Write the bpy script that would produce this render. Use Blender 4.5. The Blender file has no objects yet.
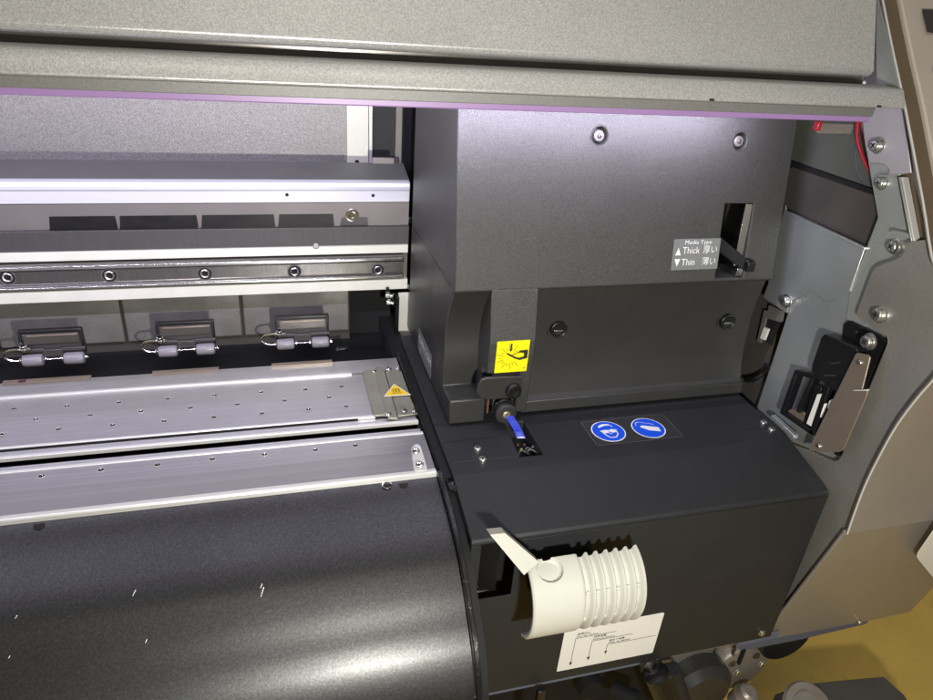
import bpy, bmesh, math, random
from mathutils import Vector, Matrix
random.seed(7)
S = bpy.context.scene
COL = S.collection
D = bpy.data

# ------------------------------------------------------------------ camera frame (solved from the vanishing points)
F = 680.0
CAM = Vector((0, 0, .4))
AX = Vector((.9637, -.0616, .26)).normalized()
AY = Vector((-.2577, -.4733, .8426)); AY = (AY - AX * AX.dot(AY)).normalized()
AZ = AX.cross(AY)
if AZ.y > 0: AZ = -AZ          # camera space is right / down / forward
def ray(px, py):
    c = Vector((px - 466.5, py - 350, F))
    return Vector((c.dot(AX), c.dot(AY), c.dot(AZ)))
def at(px, py, x=None, y=None, z=None):
    d = ray(px, py)
    t = x / d.x if x is not None else (y / d.y if y is not None else (z - .4) / d.z)
    return CAM + d * t
def atp(px, py, P0, N):
    d = ray(px, py); N = Vector(N)
    return CAM + d * ((Vector(P0) - CAM).dot(N) / d.dot(N))
P0C, NC = (0, .5686, .152), (0, 1, -.19)      # leaning front plane of the big cover
def yc(z): return .5686 + (z - .152) * .19

# ------------------------------------------------------------------ materials
def mat(name, col, rough=.5, metal=0., bump=0., bscale=400, spec=.5, var=0., vscale=30, stretch=None, fleck=0., fscale=900, coat=0., alpha=1., trans=0., dirt=None):
    m = D.materials.new(name); m.use_nodes = True
    nt = m.node_tree; n = nt.nodes; L = nt.links
    b = n['Principled BSDF']
    b.inputs['Base Color'].default_value = (*col, 1); b.inputs['Roughness'].default_value = rough
    b.inputs['Metallic'].default_value = metal; b.inputs['Specular IOR Level'].default_value = spec
    b.inputs['Coat Weight'].default_value = coat; b.inputs['Alpha'].default_value = alpha
    b.inputs['Transmission Weight'].default_value = trans
    tc = n.new('ShaderNodeTexCoord'); mp = n.new('ShaderNodeMapping'); L.new(tc.outputs['Object'], mp.inputs[0])
    if stretch: mp.inputs['Scale'].default_value = stretch
    def noise(sc, det=4, r=.6, vec=None):
        t = n.new('ShaderNodeTexNoise'); t.inputs['Scale'].default_value = sc; t.inputs['Detail'].default_value = det; t.inputs['Roughness'].default_value = r
        L.new((vec or mp.outputs[0]), t.inputs['Vector']); return t
    cur = None
    if var:
        t = noise(vscale)
        r = n.new('ShaderNodeMapRange'); r.inputs[1].default_value = .3; r.inputs[2].default_value = .7
        r.inputs[3].default_value = 1 - var; r.inputs[4].default_value = 1 + var
        L.new(t.outputs['Fac'], r.inputs[0])
        mx = n.new('ShaderNodeVectorMath'); mx.operation = 'SCALE'; mx.inputs[0].default_value = col
        L.new(r.outputs[0], mx.inputs['Scale']); cur = mx.outputs[0]
        rr = n.new('ShaderNodeMapRange'); rr.inputs[1].default_value = .3; rr.inputs[2].default_value = .7
        rr.inputs[3].default_value = max(.03, rough * (1 - var * .8)); rr.inputs[4].default_value = min(1, rough * (1 + var * .8))
        t2 = noise(vscale * 1.7); L.new(t2.outputs['Fac'], rr.inputs[0]); L.new(rr.outputs[0], b.inputs['Roughness'])
    if fleck:
        t = noise(fscale, 2, .7, tc.outputs['Object'])
        r = n.new('ShaderNodeMapRange'); r.inputs[1].default_value = .35; r.inputs[2].default_value = .65
        r.inputs[3].default_value = 1 - fleck; r.inputs[4].default_value = 1 + fleck
        L.new(t.outputs['Fac'], r.inputs[0])
        mx = n.new('ShaderNodeVectorMath'); mx.operation = 'SCALE'
        if cur: L.new(cur, mx.inputs[0])
        else: mx.inputs[0].default_value = col
        L.new(r.outputs[0], mx.inputs['Scale']); cur = mx.outputs[0]
    if dirt:
        dcol, lo, hi, sc = dirt
        t = noise(sc, 8, .7, tc.outputs['Object'])
        r = n.new('ShaderNodeMapRange'); r.inputs[1].default_value = lo; r.inputs[2].default_value = hi
        L.new(t.outputs['Fac'], r.inputs[0])
        mx = n.new('ShaderNodeMix'); mx.data_type = 'RGBA'
        L.new(r.outputs[0], mx.inputs[0])
        if cur: L.new(cur, mx.inputs[6])
        else: mx.inputs[6].default_value = (*col, 1)
        mx.inputs[7].default_value = (*dcol, 1); cur = mx.outputs[2]
    if cur: L.new(cur, b.inputs['Base Color'])
    if bump:
        t = noise(bscale, 3)
        bp = n.new('ShaderNodeBump'); bp.inputs['Strength'].default_value = bump; bp.inputs['Distance'].default_value = .0006
        L.new(t.outputs['Fac'], bp.inputs['Height']); L.new(bp.outputs[0], b.inputs['Normal'])
    return m
def emis(name, col, s, base=(.6, .5, .7)):
    m = mat(name, base, .4); b = m.node_tree.nodes['Principled BSDF']
    b.inputs['Emission Color'].default_value = (*col, 1); b.inputs['Emission Strength'].default_value = s; return m
M = dict(
 hood=mat('hammered_silver_paint', (.56, .556, .545), .38, .5, .25, 900, fleck=.20, fscale=800, var=.06, vscale=8),
 hoodin=mat('grey_paint', (.19, .19, .185), .5, .2, .2, 900, fleck=.12),
 speck=mat('speckled_steel', (.27, .26, .25), .42, .5, .6, 1200, fleck=.42, fscale=1250),
 cover=mat('textured_charcoal_plastic', (.050, .050, .047), .40, .2, .9, 1200, fleck=.42, fscale=1250, var=.06, vscale=12),
 cover_s=mat('smooth_charcoal_plastic', (.040, .040, .038), .36, .2, .35, 1500, var=.12, vscale=14, fleck=.12),
 base=mat('black_coated_steel', (.020, .0215, .0235), .50, .05, .6, 1000, spec=.36, var=.12, vscale=9, fleck=.2, dirt=((.04, .04, .042), .62, .85, 22)),
 black=mat('black_plastic', (.008, .008, .009), .35, var=.2, vscale=60),
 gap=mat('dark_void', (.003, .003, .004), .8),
 blackgloss=mat('gloss_black_edge', (.012, .012, .012), .22, .3, .5, 500, dirt=((.35, .34, .32), .64, .7, 160)),
 apron=mat('worn_black_enamel', (.062, .062, .062), .39, .85, .07, 600, var=.07, vscale=6, fleck=.22, fscale=600, dirt=((.12, .12, .12), .58, .9, 300)),
 alu=mat('brushed_aluminium', (.62, .62, .65), .31, .9, .2, 260, var=.09, vscale=60, stretch=(.03, 6, 6)),
 alu2=mat('pale_anodised_aluminium', (.68, .68, .71), .34, .7, .2, 260, var=.05, vscale=30, stretch=(.04, 6, 6)),
 edge=mat('bright_milled_edge', (.76, .76, .73), .3, .35),
 cream=mat('cream_paint', (.70, .70, .61), .4, .1, .1, 300, var=.05, vscale=30, dirt=((.40, .33, .22), .66, .8, 60)),
 white=mat('white_aluminium_bar', (.78, .79, .86), .3, .35, var=.04, vscale=20, stretch=(.1, 4, 4)),
 rail=mat('ground_steel_rail', (.22, .21, .20), .3, .9, 0, 300, var=.16, vscale=160, stretch=(9, .3, .3)),
 chrome=mat('polished_steel', (.82, .82, .80), .14, 1.),
 zinc=mat('zinc_screw', (.62, .62, .58), .26, .95, .3, 900),
 beam=mat('dark_grey_beam', (.095, .09, .09), .42, .5, .3, 400, var=.1, vscale=40, stretch=(7, .5, .5)),
 beamhi=mat('taupe_channel', (.20, .185, .175), .45, .4, var=.08, vscale=20),
 mauve=mat('galvanised_guide', (.27, .255, .235), .42, .5, .4, 700, var=.14, vscale=26, fleck=.12),
 silver=mat('silver_sheet', (.64, .68, .68), .36, .8, .35, 700, var=.05, vscale=25, fleck=.08),
 strip=mat('silver_bracket_sheet', (.55, .58, .55), .38, .7, .3, 700, var=.05, vscale=25, fleck=.08),
 warm=mat('warm_grey_sheet', (.50, .48, .44), .33, .75, .35, 700, var=.08, vscale=22, fleck=.10, dirt=((.6, .57, .5), .72, .8, 90)),
 lilac=mat('lilac_grey_sheet', (.58, .55, .60), .42, .5, .2, 500, var=.05),
 side=mat('taupe_side_cover', (.37, .34, .305), .34, .5, .4, 1000, var=.05, vscale=14, fleck=.08),
 brown=mat('dark_brown_strip', (.12, .085, .05), .5, .1, .4, 900, var=.08, fleck=.1),  # darker brown than the side cover
 beige=mat('beige_panel', (.47, .42, .36), .45, .15, .3, 900, fleck=.05, var=.03),
 olive=mat('olive_inner_sheet', (.10, .108, .092), .55, .2, var=.08),
 glossbrown=mat('gloss_brown_shade', (.11, .10, .092), .25, .4, var=.12, vscale=18),
 ivory=mat('ivory_plastic', (.49, .485, .43), .36, 0, .12, 500, var=.04, vscale=30, dirt=((.45, .40, .28), .66, .9, 45)),
 paper=mat('white_label', (.80, .79, .74), .5, var=.02),
 ink=mat('black_ink', (.02, .02, .02), .5), inkw=mat('white_ink', (.8, .8, .8), .5),
 yellow=mat('yellow_label', (.88, .80, .01), .35), yellow2=mat('amber_label', (.85, .58, .01), .4),
 blue=mat('blue_sign', (.01, .085, .72), .35), bluetag=mat('blue_rubber', (.008, .03, .38), .3),
 grey_label=mat('grey_label', (.16, .17, .165), .4), clear=mat('clear_film', (.035, .036, .038), .2),
 clearp=mat('clear_acrylic', (.85, .86, .82), .12, 0, alpha=.42),
 resin=mat('white_roller_resin', (.25, .24, .27), .35, var=.08, vscale=90),
 brass=mat('brass_screw', (.75, .66, .42), .3, .9),
 bluegrey=mat('blue_grey_flange', (.11, .13, .19), .55, 0, var=.06),
 bronze=mat('bronzed_bracket', (.33, .27, .21), .33, .6, .15, 500, var=.06),
 red=mat('red_wire', (.42, .015, .03), .35), bluewire=mat('blue_wire', (.03, .05, .11), .35),
 ledge=mat('grey_ledge', (.20, .20, .21), .45, .4, .1, 500, var=.05),
 clampm=mat('worn_steel_clamp', (.34, .33, .27), .38, .6, .3, 500, var=.12, vscale=40),
 motor=mat('grey_motor_housing', (.33, .30, .26), .4, .5, .4, 500, var=.15, vscale=20),
 led=emis('violet_led_diffuser', (.45, .22, .62), .17, (.26, .17, .33)),
 magenta=mat('magenta_ink', (.10, .012, .05), .3, dirt=((.01, .01, .012), .45, .6, 60)),
 dim=mat('dim_display', (.03, .022, .022), .3),
 rust=mat('coppery_dust_shaft', (.25, .12, .08), .4, .5),
)
m = M['floor'] = mat('ochre_painted_floor', (.80, .54, .11), .42, 0, 1., 26, var=.10, vscale=7, dirt=((.50, .34, .09), .56, .72, 11))

# ------------------------------------------------------------------ object helpers
WORLD = {}
def wloc(o): return WORLD.get(o.name, Vector((0, 0, 0))) if o else Vector((0, 0, 0))
def link(name, me, parent=None, bevel=0., seg=2, smooth=False, origin=None, sharp=35):
    if origin is None:
        vs = [v.co for v in me.vertices]
        lo = Vector([min(v[i] for v in vs) for i in range(3)]); hi = Vector([max(v[i] for v in vs) for i in range(3)])
        origin = (lo + hi) / 2
    me.transform(Matrix.Translation(-origin))
    o = D.objects.new(name, me); COL.objects.link(o); WORLD[o.name] = Vector(origin)
    o.parent = parent; o.location = origin - wloc(parent)
    if bevel:
        md = o.modifiers.new('bevel', 'BEVEL'); md.width = bevel; md.segments = seg; md.limit_method = 'ANGLE'; md.angle_limit = math.radians(32)
        md.harden_normals = False
    if smooth or bevel:
        for p in me.polygons: p.use_smooth = True
        try: me.set_sharp_from_angle(angle=math.radians(sharp))
        except Exception: pass
    return o
class MB:
    """collects geometry for ONE mesh; every piece carries its material"""
    def __init__(s): s.bm = bmesh.new(); s.mats = []
    def mi(s, m):
        m = M[m] if isinstance(m, str) else m
        if m not in s.mats: s.mats.append(m)
        return s.mats.index(m)
    def faces(s, pts, fs, m):
        i = s.mi(m); vs = [s.bm.verts.new(p) for p in pts]
        for f in fs:
            try: s.bm.faces.new([vs[k] for k in f]).material_index = i
            except ValueError: pass
        return s
    def prism(s, loop, vec, m):
        n = len(loop); loop = [Vector(p) for p in loop]; vec = Vector(vec)
        pts = loop + [p + vec for p in loop]
        fs = [list(range(n)), list(range(2 * n - 1, n - 1, -1))] + [(k, (k + 1) % n, n + (k + 1) % n, n + k) for k in range(n)]
        return s.faces(pts, fs, m)
    def profile(s, yz, x0, x1, m): return s.prism([(x0, a, b) for a, b in yz], (x1 - x0, 0, 0), m)
    def box(s, a, b, m): return s.prism([(a[0], a[1], a[2]), (b[0], a[1], a[2]), (b[0], b[1], a[2]), (a[0], b[1], a[2])], (0, 0, b[2] - a[2]), m)
    def poly(s, pts, m): return s.faces(pts, [range(len(pts))], m)
    def rev(s, c, axis, prof, m, n=24, up=None):
        """prof: (distance along axis, radius)"""
        c = Vector(c); a = Vector(axis).normalized(); u = a.orthogonal().normalized(); v = a.cross(u)
        pts = []; fs = []
        for (h, r) in prof:
            for k in range(n):
                t = 2 * math.pi * k / n
                pts.append(c + a * h + (u * math.cos(t) + v * math.sin(t)) * r)
        for j in range(len(prof) - 1):
            for k in range(n):
                fs.append((j * n + k, j * n + (k + 1) % n, (j + 1) * n + (k + 1) % n, (j + 1) * n + k))
        fs.append(list(range(n - 1, -1, -1))); fs.append([(len(prof) - 1) * n + k for k in range(n)])
        return s.faces(pts, fs, m)
    def tube(s, path, r, m, n=10):
        path = [Vector(p) for p in path]; pts = []; fs = []
        u = None
        for i, p in enumerate(path):
            t = (path[min(i + 1, len(path) - 1)] - path[max(i - 1, 0)]).normalized()
            u = t.orthogonal().normalized() if u is None else (u - t * u.dot(t)).normalized()
            v = t.cross(u)
            for k in range(n):
                q = 2 * math.pi * k / n; pts.append(p + (u * math.cos(q) + v * math.sin(q)) * r)
        for j in range(len(path) - 1):
            for k in range(n): fs.append((j * n + k, j * n + (k + 1) % n, (j + 1) * n + (k + 1) % n, (j + 1) * n + k))
        fs.append(list(range(n - 1, -1, -1))); fs.append([(len(path) - 1) * n + k for k in range(n)])
        return s.faces(pts, fs, m)
    def mesh(s, name):
        bmesh.ops.recalc_face_normals(s.bm, faces=s.bm.faces)
        me = D.meshes.new(name); s.bm.to_mesh(me); s.bm.free()
        for m in s.mats: me.materials.append(m)
        return me
    def build(s, name, parent=None, bevel=0., seg=2, smooth=False, label=None, sharp=35):
        o = link(name, s.mesh(name), parent, bevel, seg, smooth, None, sharp)
        if label: o['label'] = label
        return o
def spline(pts, n=6):
    P = [Vector(p) for p in pts]; out = []
    for i in range(len(P) - 1):
        a = P[max(i - 1, 0)]; b = P[i]; c = P[i + 1]; d = P[min(i + 2, len(P) - 1)]
        for k in range(n):
            t = k / n
            out.append(.5 * ((2 * b) + (c - a) * t + (2 * a - 5 * b + 4 * c - d) * t * t + (3 * b - a - 3 * c + d) * t ** 3))
    out.append(P[-1]); return out
def sheet(yz, t):
    """closed profile of a sheet of thickness t laid behind an open YZ polyline"""
    P = [Vector(p) for p in yz]; off = []
    for i, p in enumerate(P):
        d = (P[min(i + 1, len(P) - 1)] - P[max(i - 1, 0)]).normalized()
        off.append(p + Vector((-d.y, d.x)) * t)
    return [tuple(p) for p in P] + [tuple(p) for p in reversed(off)]
def plate(name, px, x, t, m, parent, bevel=.0004, label=None):
    """sheet standing across the machine (plane of constant x)"""
    return MB().prism([at(a, b, x=x) for a, b in px], (t, 0, 0), m).build(name, parent, bevel, label=label)
def text_faces(mb, s, O, U, V, u, v, size, m, lift, align='LEFT', sx=1., shear=0.):
    """lettering as mesh laid in the frame (O,U,V)"""
    cu = D.curves.new('t', 'FONT'); cu.body = s; cu.size = size; cu.align_x = align; cu.resolution_u = 2; cu.shear = shear
    to = D.objects.new('t', cu); COL.objects.link(to)
    dg = bpy.context.evaluated_depsgraph_get(); me = D.meshes.new_from_object(to.evaluated_get(dg))
    Nn = U.cross(V)
    mb.faces([O + U * (u + q.co.x * sx) + V * (v + q.co.y) + Nn * lift for q in me.vertices], [tuple(p.vertices) for p in me.polygons], m)
    D.objects.remove(to); D.curves.remove(cu); D.meshes.remove(me)
def rrect(w, h, r, n=4):
    out = []
    for cx, cy, a0 in ((w - r, r, -90), (w - r, h - r, 0), (r, h - r, 90), (r, r, 180)):
        for k in range(n + 1):
            a = math.radians(a0 + 90 * k / n); out.append((cx + r * math.cos(a), cy + r * math.sin(a)))
    return out
def circ(cx, cy, rx, ry=None, n=40, a0=0, a1=360):
    ry = ry or rx
    return [(cx + rx * math.cos(math.radians(a0 + (a1 - a0) * k / n)), cy + ry * math.sin(math.radians(a0 + (a1 - a0) * k / n))) for k in range(n if a1 - a0 == 360 else n + 1)]
class Decal:
    def __init__(s, O, U, V): s.O = Vector(O); s.U = Vector(U).normalized(); s.V = Vector(V).normalized(); s.N = s.U.cross(s.V); s.mb = MB()
    def pt(s, u, v, l=0): return s.O + s.U * u + s.V * v + s.N * l
    def poly(s, pts, m, l): s.mb.poly([s.pt(u, v, l) for u, v in pts], m); return s
    def slab(s, pts, m, t=.0003): s.mb.prism([s.pt(u, v, 0) for u, v in pts], s.N * t, m); return s
    def line(s, pts, w, m, l):
        for (a, b), (c, d) in zip(pts, pts[1:]):
            e = Vector((c - a, d - b)).normalized(); q = Vector((-e.y, e.x)) * w / 2
            s.poly([(a + q.x, b + q.y), (a - q.x, b - q.y), (c - q.x, d - q.y), (c + q.x, d + q.y)], m, l)
        return s
    def text(s, t, u, v, size, m, l, **k): text_faces(s.mb, t, s.O, s.U, s.V, u, v, size, M[m], l, **k); return s
def screw_mesh(c, ax, r, m='zinc', h=None, washer=True):
    """pan head cross-recess screw whose head looks along ax"""
    mb = MB(); c = Vector(c); a = Vector(ax).normalized(); h = h or r * .8
    if washer: mb.rev(c, a, [(0, r * 1.3), (r * .16, r * 1.3), (r * .2, r * 1.22)], m)
    b = r * .18 if washer else 0
    prof = [(b, r)] + [(b + h * .55, r)] + [(b + h * (.55 + .45 * math.sin(math.radians(q))), r * (.62 + .38 * math.cos(math.radians(q)))) for q in (25, 50, 75, 90)]
    mb.rev(c, a, prof, m)
    u = a.orthogonal().normalized(); rot = random.uniform(0, 1.5); v = a.cross(u)
    u, v = u * math.cos(rot) + v * math.sin(rot), v * math.cos(rot) - u * math.sin(rot)
    t = c + a * (b + h + r * .012)
    for p, q in ((u, v), (v, u)):
        mb.poly([t + p * r * .5 + q * r * .1, t + p * r * .5 - q * r * .1, t - p * r * .5 - q * r * .1, t - p * r * .5 + q * r * .1], 'gap')
        t = t + a * r * .01
    return mb
def screw(parent, c, ax, r, m='zinc', h=None, washer=True, name='screw'):
    return screw_mesh(c, ax, r, m, h, washer).build(name, parent, smooth=True)
def copy_to(o, parent, loc):
    c = o.copy(); COL.objects.link(c); c.parent = parent; WORLD[c.name] = Vector(loc); c.location = Vector(loc) - wloc(parent); return c

# ------------------------------------------------------------------ the printer: one thing
root = D.objects.new('wide_format_printer', None); COL.objects.link(root); root.location = (.1, .6, -.65); WORLD[root.name] = Vector((.1, .6, -.65))
root['label'] = 'grey and charcoal wide format printer with open hood, metal platen and ivory lever knob'; root['category'] = 'printer'
XL = -.75

# ---- hood -----------------------------------------------------------------
hood = MB().profile([(.646, .69), (.5108, .3605), (.5125, .3570), (.516, .3550), (.520, .3550), (.523, .359), (.656, .688)], XL, .5, 'hood').build('hood', root, .0012, 3)
lip = MB().profile([(.513, .3492), (.4905, .3492), (.4885, .3478), (.4820, .3368), (.4817, .3355), (.4828, .3345), (.4875, .3338), (.492, .3345), (.4935, .336), (.4975, .343), (.513, .3452)], XL, .5155, 'hood').build('hood_lip', hood, .0008, 3)
MB().box((XL, .5185, .346), (.499, .521, .3585), 'glossbrown').build('groove_shade_strip', hood)  # dark strip that puts the groove's shading into its colour
for px, py in ((711, 103), (879, 106)):
    c = at(px, py, y=.4815)
    MB().box((c.x - .0018, .4805, .3352), (c.x + .0018, .4840, .3366), 'gap').build('slot_notch', hood)
MB().profile([(.4925, .3340), (.4885, .3336), (.4888, .3262), (.4925, .3262)], XL, .492, 'hoodin').build('inner_rail', hood, .0005)
MB().profile([(.4936, .331), (.4936, .3212), (.500, .3212), (.500, .331)], XL, .4945, 'led').build('led_strip', hood, .001)
d = MB(); d.box((.455, .503, .309), (.490, .508, .318), 'mauve'); d.box((.452, .5025, .311), (.4565, .5085, .319), 'red'); d.build('led_connector', hood, .001)
MB().tube(spline([at(858, 118, x=.537), at(857, 135, x=.54), at(861, 152, x=.542), at(868, 168, x=.543), at(884, 195, x=.545)]), .0016, 'red').build('red_wire', hood, smooth=True)
MB().tube(spline([at(862, 130, x=.546), at(856, 148, x=.546), at(857, 168, x=.546), at(864, 184, x=.546), at(882, 198, x=.546)]), .0012, 'bluewire').build('blue_wire', hood, smooth=True)
MB().tube(spline([at(860, 120, x=.537), at(864, 140, x=.538), at(872, 165, x=.538)]), .0007, 'red').build('thin_wire', hood, smooth=True)
d = MB(); c = at(816, 86, y=.503); d.tube(spline([c + Vector((-.008, 0, -.006)), c + Vector((0, -.002, .0)), c + Vector((.004, -.002, .001)), c + Vector((.005, 0, -.008))]), .0008, 'clearp'); d.build('cable_tie', hood, smooth=True)
c = at(864, 83, y=.502); MB().rev(c, (0, -1, .3), [(0, .0018), (.001, .0016), (.0015, .001)], 'hood').build('rubber_stop', hood, smooth=True)

# ---- side frame (right) -----------------------------------------------------
frame = plate('side_frame', [(862, 118), (878, 217.5), (850, 291), (827, 330), (866, 470), (775, 640), (748, 643), (700, 520), (748, 395), (763, 340), (768, 296), (785, 212), (793, 168), (797, 60), (890, 60), (905, 110), (918, 195), (920, 330), (880, 430), (860, 520)][:0] or
    [(860, 117), (878, 217.5), (849.5, 291), (828, 302), (811, 291.5), (789, 311), (757, 407), (757, 430), (870, 480), (905, 330), (912, 240), (905, 195), (893, 117)], .535, .0016, 'strip', root)
plate('upper_sheet', [(785, 205), (787, 214), (864.5, 249), (849.5, 291.5), (827, 301.5), (811, 291), (790, 301.5), (786.5, 313), (763, 297.5), (768, 284), (775, 250)], .5315, .0016, 'silver', frame)
plate('lower_sheet', [(776, 300), (786, 296), (811, 286), (827, 297), (849.5, 287), (864, 300), (900, 330), (880, 420), (835, 468), (757, 410), (788, 313)], .5342, .0008, 'silver', frame)
plate('bracket_strip', [(861, 119), (866, 150), (878, 217.5), (850, 292), (846, 318), (862, 332), (884, 300), (903, 255), (912, 243), (908, 215), (899, 176), (884, 162), (879, 119)], .5328, .0008, 'strip', frame)
top = plate('corner_bracket', [(861, 99), (902, 99), (911, 173), (888, 175), (888.5, 170), (885, 165.5), (880, 163.5), (868.5, 163), (864, 140)], .528, .0035, 'lilac', frame, .0008)
# narrow recessed channel with bright flanges
plate('channel', [(897, 176), (911, 173), (920, 205), (928, 240), (909, 241), (904, 215)], .5315, .0005, 'brown', frame)
d = MB()
for a, b in (((898, 177), (910, 241)), ((900.5, 177), (912.5, 241))):
    p, q = at(*a, x=.524), at(*b, x=.524); w = at(a[0] + 1.8, a[1], x=.524) - p
    d.prism([p, q, q + w, p + w], (.007, 0, 0), 'strip' if a[0] < 900 else 'edge')
p, q = at(890, 234, x=.526), at(911, 239, x=.526); d.prism([p, q, q + Vector((0, 0, .004)), p + Vector((0, 0, .004))], (.006, 0, 0), 'strip')
p, q = at(878, 177, x=.528), at(899, 176, x=.528); d.prism([p, q, q + Vector((0, 0, .002)), p + Vector((0, 0, .002))], (.004, 0, 0), 'strip')
d.build('channel_flange', frame, .0005)
# warm plate with the rounded cut-out
RIM = [(880, 0), (891, 55), (903, 110), (920, 200), (933, 268)]
LOW = [(933, 375), (915, 396), (895, 423), (877, 455), (863, 484), (852, 513), (845.5, 532)]
XP = .5245
def rimyz(x):
    up = [at(a, b, x=x) for a, b in RIM]; lo = [at(a, b, x=x) for a, b in LOW]
    up = [(p.y, p.z) for p in up]; lo = [(p.y, p.z) for p in lo]
    mid = [(.392, .245), (.372, .205), (.362, .165)] if x < .6 else []
    return [tuple(v) for v in spline([(*q, 0) for q in up + mid + lo], 4)]
rz = [(a, b) for a, b, _ in rimyz(XP)]
low = [(927, 240), (911.5, 241.5), (905, 244), (905, 250), (901.5, 256), (898, 258.5), (876, 267), (872.5, 271), (867, 285), (857, 312), (856.8, 316), (860, 319), (884, 334), (887.5, 338.5), (887.5, 343), (842, 455), (838.5, 460), (834, 461.5), (808, 451), (780, 440)]
cut = [at(a, b, x=XP) for a, b in low]
outer = [(a, b) for a, b in rz if b < cut[0].z + .001]
bot = at(760, 640, x=XP)
pts = [(XP, a, b) for a, b in outer] + [(XP, bot.y, bot.z), (XP, bot.y + .05, bot.z)] + [tuple(p) for p in reversed(cut)]
MB().prism(pts, (.003, 0, 0), 'warm').build('side_plate', frame, .0006)
# outer side cover: the rim profile extruded outwards
P = [(a, b) for a, b, _ in rimyz(.517)]
up_end = [q for q in P if q[1] > -.02]
cov = MB().profile(sheet(P, -.003), .517, .80, 'side').build('side_cover', root, .0008, 3)
P2 = list(reversed(sheet(P, -.0026)[len(P):])); d = MB(); d.profile(sheet(P2, -.0011), .5154, .5169, 'edge'); d.build('rim_edge', cov, .0003)
# brown strip and beige control housing standing proud of it
def on_rim(z):
    for (a, b), (c, e) in zip(P, P[1:]):
        if (b - z) * (e - z) <= 0 and b != e: return a + (c - a) * (z - b) / (e - b)
    return P[-1][0]
UP = [q for q in P if q[1] > .20]
sl = (UP[0][0] - UP[6][0]) / (UP[0][1] - UP[6][1])
ext = [(UP[0][0] + sl * .2, UP[0][1] + .2)]
MB().profile(sheet(ext + UP, -.0036), .5172, .62, 'brown').build('brown_strip', cov, .0003)
xe = at(901, 0, y=.545).x; XE = at(917, 68, y=.493).x
hou = MB().profile(sheet(ext + UP, -.0075), (xe + XE) / 2, .85, 'beige').build('control_housing', cov, .002, 3)
def onslope(px, py):
    a = UP[0]; n = (1, -sl)
    return atp(px, py, (0, a[0] - .0078 / math.hypot(1, sl), a[1] + .0078 * sl / math.hypot(1, sl)), (0, 1, -sl))
c = [onslope(*q) for q in ((920.5, 10.5), (960, 12), (966, 37), (926, 33.5))]
nn = (c[1] - c[0]).cross(c[3] - c[0]).normalized(); nn = nn if nn.y < 0 else -nn
MB().prism([q + nn * .0012 for q in c], nn * .0006, 'dim').build('display_window', hou, .0003)
c = onslope(934, 70) + nn * .001; MB().rev(c, nn, [(0, .0022), (.0005, .0022)], 'grey_label').build('status_lamp', hou)
# undercut lower face of the side cover
A, B = at(845.5, 532, x=.517), at(760, 640, x=.517); e = (B - A); n = Vector((0, e.z, -e.y)).normalized()
n = n if n.y < 0 else -n
q = [(845.5, 532), (933, 520), (990, 511), (990, 528), (910, 612), (873, 620), (760, 641)]
und = MB().prism([atp(a, b, A, n) for a, b in q], -n * .003, 'side').build('lower_side_cover', root, .0006)
# pale tag that stands out from the corner
q = [atp(a, b, A - Vector((0, .012, 0)), n) for a, b in ((916, 556), (917.5, 552), (945, 512), (985, 560), (945, 592), (919, 560.5))]
MB().prism(q, n * .0012, 'paper').build('white_tag', und, .0003)
# lower flange + screws
MB().prism([atp(a, b, A + Vector((0, .003, 0)), n) for a, b in ((760, 640), (790, 633), (858, 620.5), (868, 617), (871, 618), (866, 624), (803, 639), (741, 651), (736, 646))], -n * .002, 'bluegrey').build('lower_flange', und, .0004)
screw(und, atp(859, 621.5, A + Vector((0, -.0008, 0)), n), n, .003)

plate('hood_side_sheet', [(877, -5), (892, 55), (901.5, 97), (876, 99), (876, 20)], .5162, .001, 'strip', frame)
plate('hood_inner_sheet', [(860, -20), (886, -10), (893, 99), (860, 99)], .535, .001, 'lilac', frame)
# side screws (axis across the machine)
for px, py, x, r in ((877, 145, .528, .0056), (881, 182.5, .5328, .0050), (894, 246, .5328, .0056), (879.5, 314, XP, .0062), (785.5, 300.5, .5315, .0056), (868.5, 341, .5225, .0062)):
    screw(frame, at(px + 1.5, py + .5, x=x), (-1, 0, 0), r, h=r * .95)

# ---- black cover-sensor switch in the cut-out --------------------------------
sw = plate('sensor_bracket', [(843, 324), (847, 320.5), (852, 321), (880, 335), (886, 340), (885, 345), (872, 375), (867, 384), (855, 400), (838, 456), (834, 455), (836, 380), (841, 345)], .531, .0022, 'black', frame, .001)
def swbox(name, px, x0, x1, m, par, bev=.0008): return MB().prism([at(a, b, x=x0) for a, b in px], (x1 - x0, 0, 0), m).build(name, par, bev)
swbox('switch_body', [(821, 337), (824, 334), (856, 347), (857, 352), (842, 382), (836, 393), (811, 372), (812, 364)], .516, .531, 'black', sw, .0012)
d = MB()
for a, b in (((830, 364), (840, 363)), ((824, 376), (835, 376))):
    p, q = at(*a, x=.5157), at(*b, x=.5157); d.prism([p, q, q + Vector((0, 0, .0012)), p + Vector((0, 0, .0012))], (.001, 0, 0), 'beam')
d.build('contact_mark', sw)
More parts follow.
